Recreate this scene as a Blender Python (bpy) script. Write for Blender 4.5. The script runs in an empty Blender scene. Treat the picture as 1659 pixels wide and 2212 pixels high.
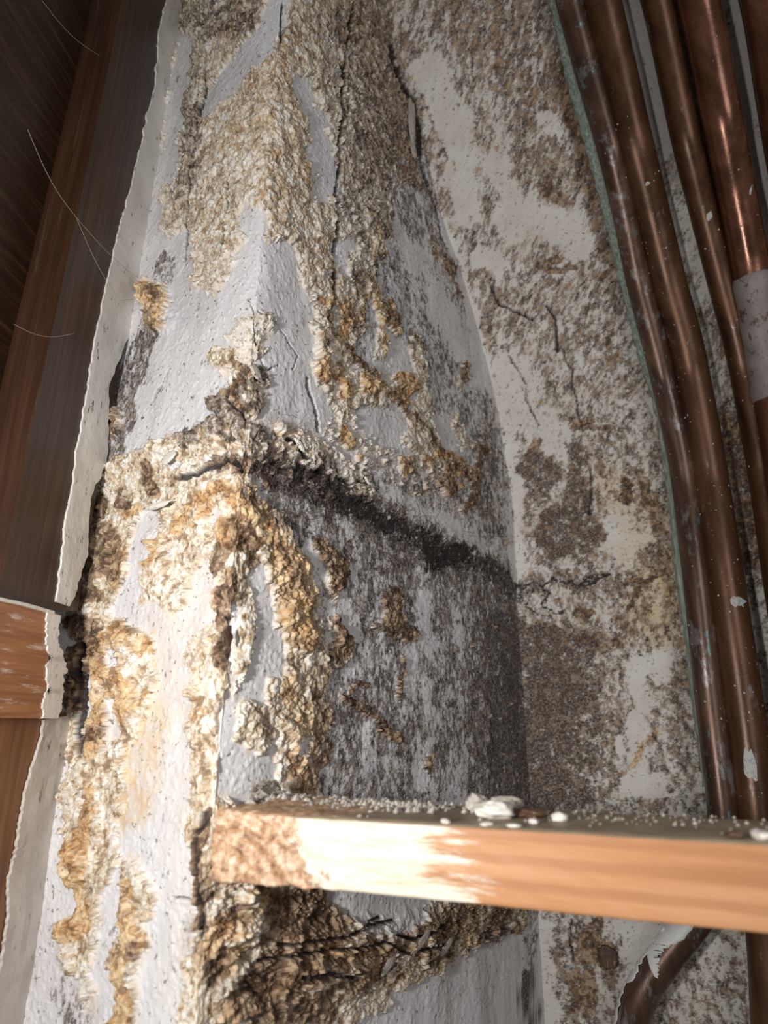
import bpy, math, random
import numpy as np
from mathutils import Vector

random.seed(7); rng = np.random.default_rng(7)
SC = bpy.context.scene
# ------------------------------------------------------------------ camera, world, light, exposure
F, CX, CY = 1300.0, 829.5, 1106.0           # focal length in pixels of the 1659 x 2212 frame
PITCH = math.radians(18.9)
ORG = np.array([0.0, 0.0, 1.30])
cp, sp = math.cos(PITCH), math.sin(PITCH)
cam = bpy.data.cameras.new('camera'); camo = bpy.data.objects.new('camera', cam)
SC.collection.objects.link(camo); SC.camera = camo
camo.location = ORG; camo.rotation_euler = (math.pi/2 + PITCH, 0, 0)
cam.sensor_fit = 'VERTICAL'; cam.sensor_height = 24; cam.lens = F/2212*24
cam.clip_start = .01; cam.clip_end = 50
cam.dof.use_dof = True; cam.dof.focus_distance = .50; cam.dof.aperture_fstop = 4.5

w = bpy.data.worlds.new('world'); SC.world = w; w.use_nodes = True
w.node_tree.nodes['Background'].inputs[0].default_value = (1.0, .96, .92, 1)
w.node_tree.nodes['Background'].inputs[1].default_value = .08

def area(name, loc, target, size, power, col):
    l = bpy.data.lights.new(name, 'AREA'); l.shape = 'DISK'; l.size = size; l.energy = power; l.color = col
    o = bpy.data.objects.new(name, l); SC.collection.objects.link(o)
    o.location = Vector(loc) + Vector(ORG)
    o.rotation_euler = (Vector(target) - Vector(loc)).to_track_quat('-Z', 'Y').to_euler()
    return o
area('work_lamp', (-.20, -.03, .01), (-.08, .42, .10), .05, 1.95, (1, .985, .965))
area('fill_light', (.45, -.9, .35), (.1, .5, .3), .5, 3.3, (.99, .985, 1))  # soft fill added behind the viewpoint to brighten the right side
SC.view_settings.view_transform = 'Standard'; SC.view_settings.look = 'None'
SC.view_settings.gamma = 1; SC.view_settings.use_curve_mapping = False
SC.view_settings.exposure = 0.36

# ------------------------------------------------------------------ geometry of the view
def ray(px, py):
    px = np.asarray(px, float); py = np.asarray(py, float)
    x = (px-CX)/F; u = -(py-CY)/F
    return np.stack([x, cp - u*sp, sp + u*cp], -1)
def proj(P):
    d = P - ORG
    f = d[..., 1]*cp + d[..., 2]*sp; u = -d[..., 1]*sp + d[..., 2]*cp
    f = np.maximum(f, 1e-4)
    return CX + F*d[..., 0]/f, CY - F*u/f
def hit(px, py, p, n):
    r = ray(px, py); t = np.dot(np.asarray(p)-ORG, n)/(r@np.asarray(n))
    return ORG + r*t[..., None] if np.ndim(t) else ORG + r*t
def rowinterp(pts, z):                       # path of (horizontal offset, z)
    pts = sorted(pts, key=lambda q: q[1]); a = np.array(pts)
    return np.interp(z, a[:, 1], a[:, 0])

RY = .36
r0 = ray(465, 1700); R0 = ORG + r0*(RY/r0[1]); R0[2] = ORG[2]      # the outer corner of the pier: a vertical line
dS = np.array([math.sin(math.radians(33.5)), math.cos(math.radians(33.5)), 0])   # pier side, away from camera
dF = np.array([-math.sin(math.radians(55)), math.cos(math.radians(55)), 0])      # pier front, to the left
dB = np.array([math.cos(math.radians(17.6)), -math.sin(math.radians(17.6)), 0])  # back wall, to the right
nS = np.array([dS[1], -dS[0], 0]); nF = np.array([-dF[1], dF[0], 0])*1.0
if nF @ (ORG-R0) < 0: nF = -nF
if nS @ (ORG-R0) < 0: nS = -nS
nB = np.array([dB[1], -dB[0], 0])
if nB[1] > 0: nB = -nB
Cpx = [(1196,2400),(1182,2212),(1168,1990),(1150,1740),(1136,1500),(1116,1250),(1108,1100),(1078,900),(1035,720),(1000,600),(955,470),(912,300),(878,180),(845,60),(815,-60),(770,-300)]
Cp = [hit(x, y, R0, nS) for x, y in Cpx]
Csz = [((P-R0)@dS, P[2]) for P in Cp]
def Csof(z): return rowinterp(Csz, z)
def back_hit(px, py, off=0.0):
    z = 1.5
    for _ in range(60):
        c = R0 + dS*Csof(z); P = hit(px, py, c + nB*off, nB); z = .5*z + .5*P[2]
    return P

# ------------------------------------------------------------------ noise
T = rng.random((8, 256, 256)).astype(np.float32)
def vn(x, y, k=0):
    xi = np.floor(x).astype(np.int64); yi = np.floor(y).astype(np.int64)
    fx = (x-xi).astype(np.float32); fy = (y-yi).astype(np.float32)
    fx = fx*fx*(3-2*fx); fy = fy*fy*(3-2*fy); t = T[k % 8]
    a = t[xi & 255, yi & 255]; b = t[(xi+1) & 255, yi & 255]; c = t[xi & 255, (yi+1) & 255]; d = t[(xi+1) & 255, (yi+1) & 255]
    return (a + (b-a)*fx)*(1-fy) + (c + (d-c)*fx)*fy
def fbm(x, y, o=4, k=0, g=.5):
    s = 0; a = 1; n = 0
    for i in range(o):
        s = s + a*(vn(x*2**i + 17.3*i, y*2**i + 5.1*i, k+i) - .5); n += a; a *= g
    return s/n*2
def wor(x, y, k=0):                          # nearest feature distance and a random number per cell
    xi = np.floor(x).astype(np.int64); yi = np.floor(y).astype(np.int64)
    best = np.full(x.shape, 9., np.float32); rid = np.zeros(x.shape, np.float32)
    for i in (-1, 0, 1):
        for j in (-1, 0, 1):
            a = (xi+i) & 255; b = (yi+j) & 255
            d = np.hypot(xi+i + T[k % 8][a, b] - x, yi+j + T[(k+1) % 8][a, b] - y)
            m = d < best; best = np.where(m, d, best); rid = np.where(m, T[(k+2) % 8][a, b], rid)
    return best, rid
def ss(a, b, x):
    t = np.clip((x-a)/(b-a), 0, 1); return t*t*(3-2*t)

# ------------------------------------------------------------------ where the walls are crusted, mouldy, cracked, clean
X0, Y0, ST = -200, -400, 2
GW, GH = 1060, 1480
MAP = {c: np.zeros((GH, GW), np.float32) for c in 'COBMKYHGR'}
gx, gy = np.meshgrid(X0 + ST*np.arange(GW), Y0 + ST*np.arange(GH))
def stroke(c, wd, st, pts):
    pts = np.array(pts, float); m = wd*1.4 + 4
    a0 = max(0, int((pts[:,0].min()-m-X0)/ST)); a1 = min(GW, int((pts[:,0].max()+m-X0)/ST)+1)
    b0 = max(0, int((pts[:,1].min()-m-Y0)/ST)); b1 = min(GH, int((pts[:,1].max()+m-Y0)/ST)+1)
    if a1 <= a0 or b1 <= b0: return
    X = gx[b0:b1, a0:a1]; Y = gy[b0:b1, a0:a1]; d = np.full(X.shape, 1e9)
    if len(pts) == 1: d = np.hypot(X-pts[0,0], Y-pts[0,1])
    for p, q in zip(pts[:-1], pts[1:]):
        v = q-p; L = v@v + 1e-9; t = np.clip(((X-p[0])*v[0] + (Y-p[1])*v[1])/L, 0, 1)
        d = np.minimum(d, np.hypot(X-p[0]-t*v[0], Y-p[1]-t*v[1]))
    v = abs(st)*ss(1.35, .65, d/wd)
    if c == 'W':
        for k in 'COBMKR': MAP[k][b0:b1, a0:a1] *= 1-v
    elif c == 'H': MAP['H'][b0:b1, a0:a1] += v*np.sign(st)
    else:
        s = MAP[c][b0:b1, a0:a1]; MAP[c][b0:b1, a0:a1] = np.maximum(s, v) if st > 0 else s*(1-v)
def P(txt):
    for ln in txt.strip().splitlines():
        ln = ln.split('#')[0].split()
        if not ln: continue
        pts = [tuple(map(float, q.split(','))) for q in ln[3:]]
        for c in ln[0]: stroke(c, float(ln[1]), float(ln[2]), pts)
BASE = '''
M 200 .50 860,-200 900,300 960,600
M 120 .46 1000,700 1060,1000
M 330 .49 1300,-200 1380,400 1400,900 1400,1500 1400,2300
M 230 .50 900,1200 900,1500 900,1800
C 200 .38 420,1250 380,1600 300,2200
C 190 .43 600,-200 600,300 680,500
C 170 .38 720,500 760,700 860,950
O 200 .16 600,300 760,800
B 150 .30 900,300 980,700 1000,1000
B 300 .30 1200,-200 1250,300 1300,700 1300,1500
O 300 .2 1250,500 1320,1000 1350,1300
# upper pier front: granular cream salt crust
C 90 .62 400,-300 430,-100 440,60 430,200 420,330
C 120 .78 560,-300 600,-50 560,150 520,330 470,450
C 60 .6 430,520 470,600 440,680 400,640
C 70 .72 640,60 650,200 610,330 600,420 640,520
C 100 .62 740,-300 740,0 760,200 770,330
C 60 .62 690,480 700,600 680,700 700,800
C 60 .55 800,430 790,600 770,720 760,860
M 60 .5 820,-200 830,60 850,200 860,400 900,520
M 60 .55 420,-200 430,40 480,20 560,60
M 30 .5 420,60 400,180 420,300 400,420
B 40 .45 830,-100 850,80 870,200
B 60 .42 700,-200 760,60 800,120
O 55 .44 600,120 640,300 600,420 660,560
O 40 .42 520,60 540,200 520,330
C 34 .5 820,330 850,480 880,600
B 26 .5 880,380 900,480 930,560
B 16 .55 780,600 770,700 790,780
C 24 .55 960,780 990,850 1000,960
M 60 .66 820,300 880,420 900,620 940,760
B 60 .46 780,-200 800,60 840,200 880,300
O 30 .5 560,160 580,280 600,380
# clean streaks up there
W 24 1 607,-120 605,0 588,60 545,120 495,180 452,232
W 22 .95 652,180 668,240 690,300 705,330
W 20 1 680,330 700,350 712,390 700,410
W 20 .9 405,90 385,220 360,380
W 26 .8 395,520 385,590 372,640
W 26 1 548,468 552,520 535,575 520,640
W 45 1 520,640 500,680 450,740 390,770 380,840 330,900
W 60 1 400,660 400,760 340,880 300,960
W 42 1 560,640 580,740 620,830 660,900
W 40 .95 600,560 620,660 640,760
W 40 1 300,930 360,960 440,900
Y 40 .35 480,960 560,930 650,960
C 30 .6 480,500 470,560 440,600
C 45 .45 540,860 520,780 560,700
M 26 .75 330,700 300,760 275,830 262,920
M 16 .6 360,560 350,600
O 26 .95 330,640 345,660 340,700
B 9 .9 345,635 348,660
H 34 5 335,660 345,690
O 20 1 232,868 240,905 238,930
H 22 6 235,890
M 14 .7 255,940 240,990
# the brown cluster under the white apex
C 24 .8 470,775 500,770
CM 22 .62 530,812 560,820
CM 26 .66 520,845 550,860 470,870 520,890
B 10 .7 508,780 540,815 500,850 520,870
# broken ledge, front face
C 36 .85 240,1030 300,1010 380,975 460,940 520,930
C 40 .8 240,1070 330,1060 430,1040 520,1030
M 26 .62 410,940 470,920 530,930 580,950
W 13 1 362,985 372,995
BM 20 .6 470,1000 520,990 550,1010
B 14 .9 322,1000 318,1040 330,1060
B 14 .8 255,1060 262,1085
B 12 .7 372,1030
O 16 .9 290,1105 270,1110
B 24 .95 205,1080 195,1130 205,1170 190,1230
C 45 .95 230,1130 235,1200 210,1280 170,1330
O 35 .75 250,1210 255,1250
B 14 .8 215,1150 225,1200 180,1290 200,1290
B 30 .9 160,1350 185,1370 195,1400 150,1440
B 20 .85 150,1480 145,1520
C 22 .9 150,1550 150,1640 150,1720 140,1800
'''
P(BASE)
P('''
# lower pier front: thick yellow crust and clean white paint between
C 60 .72 420,1090 380,1130 350,1200 330,1270
O 30 .9 400,1115 440,1090 480,1062
O 16 .85 390,1110 380,1150
C 40 .85 470,1090 400,1180
O 22 .75 332,1160 325,1200
C 34 .9 345,1225 312,1265 330,1300
H 30 3 335,1170 330,1250
Y 110 .3 440,1130 420,1300 380,1500
Y 70 .22 400,1700 420,1900 390,2150
C 40 .66 400,1230 385,1300 400,1400
W 22 1 312,1118 312,1150 300,1200
W 22 1 298,1170 285,1240 268,1300
W 30 1 262,1320 300,1340 320,1330
W 20 1 482,1085 470,1120
W 22 1 462,1165 440,1210 425,1250 420,1300 425,1330
W 34 1 400,1340 360,1380 345,1440
W 45 1 345,1440 325,1520 335,1620
W 55 1 332,1560 335,1700 340,1800 350,1880 365,1980 362,2100 345,2230
C 58 .95 225,1390 255,1410 270,1460
C 34 .95 280,1500 285,1540 262,1570
O 40 .85 215,1400 235,1470 275,1500
O 26 .95 280,1520 262,1550
O 22 .8 255,1365 300,1400
W 14 .9 243,1420 252,1440
H 45 7 240,1400 260,1440
H 28 5 280,1510 270,1550
W 20 1 232,1530 225,1600 215,1680 200,1730
W 14 1 205,1480 198,1560
B 12 .7 200,1575 195,1600
C 22 .85 245,1620 225,1660 250,1690
Y 60 .8 285,1640 265,1720 300,1560
C 32 .9 180,1640 190,1690 215,1720
C 32 .95 215,1700 220,1760 210,1800
C 32 .95 215,1840 235,1870 195,1900
O 22 .9 150,1825 158,1850 152,1900 160,1930
C 26 .85 175,1800 175,1950
H 22 5 155,1840 155,1900
O 24 .95 130,2005 150,2015 165,1980
H 20 4 135,2010
C 30 .8 160,2040 150,2090
C 26 .9 270,1900 300,1930 290,1970
O 22 .85 270,1920 260,1990 280,2040
C 32 .95 255,2050 250,2110 258,2160 250,2230
O 24 .85 250,2060 258,2160 255,2240
W 14 1 240,1880 225,1960 210,2030 200,2100
W 20 1 200,2100 225,2140 215,2200
B 8 .9 281,2045 279,2068
W 12 1 175,1720 180,1770
M 34 .4 120,2150 140,2230
# cream band along the outer corner
C 32 .9 455,1430 445,1500 435,1570 440,1660 430,1740 425,1800
O 14 .6 410,1450 430,1550 400,1480
O 16 .65 428,1800 425,1880 425,1960 422,2040 425,2100
C 22 .8 395,2090 400,2160 385,2212
W 16 1 455,1480 450,1500
# ledge round the corner and lumps on the corner
O 40 .9 520,1075 555,1110 545,1150 500,1150
C 40 .95 470,1050 520,1090 590,1130
B 20 .7 505,1130 520,1160 548,1180
O 30 .8 600,1150 620,1190
C 50 .95 480,1180 505,1220 490,1270
H 40 6 500,1210 490,1250
H 30 4 540,1110
B 20 .9 505,1250 495,1285 470,1295
O 14 .8 460,1310 455,1290
C 26 .85 545,1230 530,1270 560,1300
B 16 .7 550,1200 560,1230
W 26 1 580,1240 580,1290 595,1350 590,1400 570,1450
W 14 1 520,1310 530,1370 545,1400
C 16 .9 545,1330 535,1400 520,1440
C 26 .95 475,1380 480,1430 470,1480
W 30 1 500,1560 490,1620 500,1680 560,1670
W 20 1 570,1440 560,1500 530,1550
W 20 1 590,1640 580,1680
C 28 .9 545,1540 570,1570 555,1600
C 12 .9 530,1560 520,1590
H 26 4 555,1570
H 25 -9 488,1360 490,1395
K 15 .95 486,1345 486,1370 492,1390
B 18 .9 478,1330 480,1430
# ochre pillar of crust on the side face
C 46 .98 600,1170 635,1240 648,1330 665,1420
C 50 .98 665,1420 665,1520 650,1620 650,1720
O 38 .88 610,1200 640,1280 650,1380
O 26 .7 630,1480 655,1550 640,1640 660,1700
B 26 .6 690,1450 700,1540 700,1640 660,1710
B 16 .62 640,1640 630,1700
H 26 5 625,1220 640,1300 650,1400
H 20 3 640,1560 650,1640
W 12 1 662,1600 655,1625
C 14 .8 590,1480 600,1530 590,1560
O 22 .7 720,1200 730,1230 735,1290
B 22 .75 700,1180 725,1210 740,1260
C 20 .85 735,1350 750,1390 738,1420
B 20 .8 740,1345 755,1375 735,1410
H 14 4 742,1380
''')
P('''
# side face, upper: smooth grey paint with beads of crust
W 40 .9 850,560 870,700 900,800
W 34 .85 880,440 900,560 930,660
W 40 .9 960,700 980,860 970,960
W 26 .9 800,660 800,740 790,780
W 26 .85 840,930 880,960 800,900
W 22 .9 640,760 660,830 690,900
W 30 .9 920,640 1000,760 1030,860
W 22 .8 740,540 750,580
C 14 .8 895,740 905,800 915,860 900,900
C 24 .85 900,900 890,950 930,960 930,1000
C 22 .85 745,880 790,860 860,850
C 20 .8 740,700 740,760 720,800
O 13 .95 683,655 700,665 715,640
O 13 .95 742,660 750,690 738,725
O 12 .9 836,660 845,690 852,715
O 15 .95 690,790 695,815
O 15 .95 722,815 738,835 740,850
O 14 .95 788,822 800,840 785,850
O 15 .95 860,815 885,835 868,865 850,855
O 11 .95 745,935 752,960
O 9 .9 775,985
O 11 .9 872,995 878,1020
O 16 .95 945,985 985,1000 960,1040
O 10 .9 1005,1015 1018,1035
O 12 .9 950,1040 975,1060
O 9 .9 940,985 920,1000
O 14 .7 690,740 690,770
O 9 .7 1000,790 995,840
O 9 .6 800,480 820,540 812,560
B 9 .8 840,680
B 8 .7 690,690 1012,1040
C 12 .7 808,480 815,560 800,610
H 12 4 690,660 690,790
H 12 4 738,835
H 12 4 790,835 868,835
H 12 4 960,1010
M 14 .62 905,600 910,640
M 26 .62 860,330 870,420 900,500
M 16 .6 985,790 1000,860 1010,920
M 26 .7 1045,950 1060,1000 1050,1070
M 26 .6 1040,870 1050,920
M 22 .66 1030,1080 1070,1140
M 26 .45 770,600 780,760
B 10 .7 1040,970 1020,1060 1000,1100
C 15 .6 760,560 770,640 775,720
C 12 .62 820,620 815,700 822,770
C 12 .6 930,880 925,930
C 13 .6 990,900 1000,960
O 8 .8 770,700 800,620 830,760
M 40 .52 840,560 860,660 940,760 960,860
B 9 .62 960,560 990,640
B 22 .7 230,1150 240,1230
B 18 .72 205,1240 175,1300
B 14 .7 470,1180 455,1240 520,1160
B 12 .66 600,1180 640,1260
O 16 .8 120,2010 160,2000 215,1440 225,1480
# the white strip above the black band, then the band
C 24 .6 620,930 700,985 780,1030
W 16 .6 720,1000 800,1040 880,1090 960,1130 1050,1180
CM 50 .5 560,960 660,1010 760,1050
M 44 .8 590,1010 700,1060 820,1120 940,1190 1080,1250
M 60 .66 640,1090 760,1160 880,1210 1000,1260 1080,1300
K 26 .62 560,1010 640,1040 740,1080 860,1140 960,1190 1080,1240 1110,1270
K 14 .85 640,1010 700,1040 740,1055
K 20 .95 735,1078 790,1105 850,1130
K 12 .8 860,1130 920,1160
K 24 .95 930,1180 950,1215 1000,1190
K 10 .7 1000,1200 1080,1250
K 9 .6 560,1020 600,1050
BM 12 .8 575,1020 588,1045
M 40 .5 560,1060 640,1130
# side face, lower
M 60 .58 800,1300 820,1400 840,1500
M 70 .62 760,1480 780,1600 800,1720
M 60 .6 960,1340 980,1450 970,1600
M 60 .62 900,1600 900,1740 820,1740
M 55 .98 1100,1360 1110,1480 1110,1620 1110,1760
M 50 .8 1070,1300 1060,1440 1060,1600 1060,1740
B 18 .7 860,1290 850,1350 910,1370
C 10 .7 820,1360 860,1330
B 9 .6 870,1470 905,1385 875,1500
W 14 .95 745,1290 760,1340 770,1370
W 15 .9 930,1290 925,1340 935,1400
W 12 .9 900,1400 895,1480
W 10 .85 1000,1360 1005,1400
W 12 .9 930,1480 945,1560
W 12 .7 915,1640 920,1700
W 10 .7 810,1550 805,1640
B 8 .7 940,1640 935,1660
B 8 .7 870,1600 745,1500 790,1480
# below the cross batten: rotten ledge
R 110 1 500,2010 620,2030 760,2020
R 60 1 560,2150 700,2120 860,2060 980,2020 1060,1985
C 60 .98 460,1790 490,1860 480,1980 480,2080 450,2200
C 50 .95 560,1860 600,1920 560,1980
B 40 .75 640,1960 720,1950 700,2000
C 70 .98 560,2020 640,2060 760,2040 900,2020 1000,1990
C 60 .98 560,2130 640,2150 760,2130 860,2080 960,2060
B 60 .8 620,1980 700,1970 640,2060 600,2100
B 40 .75 620,2150 540,2180 700,2180
O 34 .7 480,2180 540,2190 600,2200
O 30 .6 700,2090 760,2100
C 30 .98 760,2190 700,2210 820,2160
W 60 1 820,1960 880,1960 790,1930
C 22 .8 1060,1975 1130,1985 1080,1960
B 14 .6 1070,1990 1120,2000 900,2010 980,2030
W 60 1 930,2180 1020,2140 1080,2100
W 60 1 900,2260 1000,2240 1100,2180
W 30 1 1120,2050 1110,2140
M 15 .85 1150,2110 1140,2170 1160,2200
B 14 .85 440,1760 430,1850 425,1930 435,2000
B 12 .8 455,2080 480,2060 460,2120
CO 24 .5 500,1750 560,1780
B 22 .6 560,1840 620,1860
H 60 7 480,1840 480,1960 470,2080
H 40 5 560,1900 540,2000
H 55 7 640,2060 760,2050 900,2030
H 40 5 640,2150 760,2120
''')
P('''
# back wall, upper
M 80 .62 900,-200 960,0 1020,60 1100,120
M 90 .68 1100,-200 1120,60 1160,200 1180,330
B 60 .45 980,40 1080,120 1160,240
M 50 .6 1230,100 1250,240 1290,420
B 26 .68 1215,120 1240,240 1270,360 1300,470 1320,560
M 40 .5 930,60 900,160 950,280
B 18 .7 1175,410 1200,425 1215,440 1180,395
B 10 .8 1225,535 1170,578 1240,580
B 9 .7 1300,520 1320,590 1290,600
B 20 .5 1060,60 1090,150
W 34 .85 925,150 960,220 1010,330
W 22 .7 1180,260 1200,280
W 28 1 990,385 1000,430 1012,465
W 24 .9 1110,430 1090,470 1110,500
W 34 .9 1150,470 1220,500 1240,530
W 28 .95 1050,560 1080,590 1090,610
W 20 .5 1060,350 1090,400
M 60 .58 1080,680 1180,700 1300,740
M 50 .56 1130,620 1240,640 1330,640
B 22 .6 1300,740 1340,790
M 34 .6 1310,760 1370,820
M 12 .8 1026,500 1022,540
M 12 .7 1060,620 1080,650 1040,590
M 20 .6 1010,540 960,520
B 12 .7 1330,930 1150,900
M 60 .5 1180,880 1320,900 1400,930
W 40 .7 1110,800 1140,900 1200,950
# inner corner line
W 11 1 955,480 1000,590 1020,680 1040,760 1070,850 1098,930
W 12 .95 1100,950 1112,1040 1116,1150 1118,1240
# back wall, middle
M 34 .85 1150,1010 1190,1020 1160,1060
M 30 .9 1245,980 1250,1040 1240,1100 1270,1150
M 34 .9 1180,1150 1210,1180 1200,1120
M 30 .8 1290,1150 1260,1190
BM 16 .85 1345,1045 1350,1075
B 12 .9 1380,1018 1420,1140 1435,1150
B 10 .8 1160,955 1150,975
B 8 .8 1383,1100
C 20 .5 1300,1010 1340,1100 1320,1180
Y 50 .6 1330,1060 1400,1120 1380,1180
M 50 .5 1300,960 1380,980 1430,1060
W 30 1 1330,1140 1345,1175 1390,1185
W 12 1 1350,1125
# band
M 30 .66 1150,1260 1220,1250 1300,1250 1340,1270
K 4 .95 1180,1262 1200,1250 1215,1262 1235,1258 1260,1262 1320,1235
K 3 .9 1130,1265 1150,1252 1165,1262 1145,1275 1142,1300 1160,1320
K 3 .9 1165,1262 1180,1268 1195,1280 1175,1300 1200,1320 1220,1318
Y 60 1 1420,1240 1440,1290 1400,1330 1440,1340
O 22 .5 1430,1250 1400,1330
B 10 .85 1355,1250 1390,1262 1440,1230
B 10 .8 1390,1262 1360,1310 1340,1340
M 40 .6 1400,1220 1440,1210
B 13 .9 1253,1325 1265,1330
B 8 .8 1290,1345
B 20 .6 1260,1380 1320,1390 1360,1360
K 3 .8 1325,1340 1325,1400 1322,1415
# back wall, below the band
M 60 .98 1170,1390 1180,1500 1170,1620 1190,1740
M 60 .85 1240,1400 1260,1540 1250,1700
M 50 .6 1330,1420 1340,1560
M 45 .58 1480,1440 1480,1560 1490,1700
M 60 .6 1300,1600 1280,1720
W 26 1 1395,1440 1415,1430 1430,1450
W 20 1 1370,1450 1385,1520
W 22 .95 1375,1560 1380,1640 1390,1700
W 24 .95 1360,1700 1420,1700
W 9 .9 1338,1600 1340,1620
O 9 .7 1415,1580 1365,1650
# back wall under the batten
W 14 1 1176,2000 1180,2100 1190,2200
M 50 .62 1250,2010 1240,2100 1260,2200
M 50 .6 1330,2120 1320,2200
B 20 .66 1280,2010 1250,2100 1240,2180
O 20 .8 1310,2050 1325,2070
C 22 .7 1305,2060 1320,2090
B 14 .7 1270,2200 1290,2000
M 60 .5 1560,2080 1600,2160 1560,2230
M 50 .5 1480,2200 1600,2030
W 30 1 1350,1990 1400,2020 1380,2050
W 22 1 1370,2060 1390,2070
# behind the pipes
G 80 .8 1360,-100 1400,100 1460,320
G 60 .8 1560,-100 1620,200 1650,400
W 40 1 1370,-100 1400,80 1450,300
W 30 1 1590,-100 1620,200 1640,400 1655,560
M 26 .5 1480,350 1500,450 1510,560
W 30 .6 1500,450 1520,620
M 40 .6 1540,700 1550,860
B 40 .62 1590,930 1600,1050 1610,1200
M 40 .8 1580,900 1600,1100 1620,1250
''')
CRACKS = [
 (3.2,'740,120 737,190 735,250 728,300 729,370 724,430 727,500 720,560 721,600 716,650 712,700 704,760'),
 (2.6,'612,0 610,40 608,90'),(2.4,'760,0 752,60 745,110'),
 (5.5,'845,100 850,140 866,178 880,200 893,215 892,250 902,270 905,300 906,338'),
 (2.6,'906,338 912,370 925,405 938,440 946,470 952,510 962,530'),
 (2.8,'664,818 666,845 674,860 680,885 684,905 688,930'),
 (2.2,'447,150 446,200 432,240 428,300 418,340 414,400 410,460 402,500 396,560'),
 (1.6,'500,390 496,450 492,510 486,555'),
 (5.5,'384,1030 410,1026 435,1016 445,1008 470,1003 484,990 500,994 512,1003 528,1010'),
 (2.2,'497,835 498,870 505,880 520,888 530,905'),(.9,'350,830 335,850 330,870 355,820 362,800'),
 (3.4,'622,950 640,958 648,972 655,985 662,990'),(3.2,'683,1017 700,1022'),(3.4,'730,1032 745,1038 757,1046'),(2.6,'770,1040 800,1052 815,1060'),
 (1.5,'1215,750 1222,780 1238,800 1236,830 1245,860 1248,890 1260,930'),
 (1.3,'1100,770 1120,800 1136,830 1136,860 1150,890 1165,920'),
 (1.6,'1275,1010 1278,1060 1272,1110'),(2.4,'1180,660 1200,690 1204,760'),
 (2.4,'1060,620 1075,655 1110,670 1150,690'),
 (7,'170,1395 168,1440 166,1500 160,1560 166,1600 160,1630'),
 (2.2,'358,1942 380,1945 400,1950'),(2,'1235,1990 1232,2040 1240,2080'),
 (3.2,'600,2040 680,2030 740,2025 800,2000 860,1990'),(3.4,'560,2075 640,2060 720,2050 780,2045'),(3,'770,2045 830,2035 880,2060 950,2040'),
 (4.5,'650,2110 700,2100 760,2110'),(3,'790,2010 800,1990 830,1985'),(3.4,'860,2020 890,2030 930,2010 960,2000'),
 (4,'432,1760 428,1850 436,1990 432,2030'),(2.4,'540,1870 600,1850 640,1856'),
 (3,'257,1570 258,1600'),(3,'540,2080 530,2120 560,2150'),
 (.9,'530,640 545,668 548,700 560,760 575,800 600,790'),(.8,'560,668 600,700 640,770 630,800'),
]
CR = np.zeros((GH, GW), np.float32)
for wd, s in CRACKS:
    pts = [tuple(map(float, q.split(','))) for q in s.split()]
    MAP['_'] = CR; stroke('_', wd*1.25, 1, pts); CR = MAP['_']
MAP.pop('_')
def samp(A, px, py):
    x = np.clip((px-X0)/ST, 0, GW-1.01); y = np.clip((py-Y0)/ST, 0, GH-1.01)
    xi = x.astype(int); yi = y.astype(int); fx = x-xi; fy = y-yi
    return ((A[yi, xi]*(1-fx) + A[yi, xi+1]*fx)*(1-fy) + (A[yi+1, xi]*(1-fx) + A[yi+1, xi+1]*fx)*fy).astype(np.float32)

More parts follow.
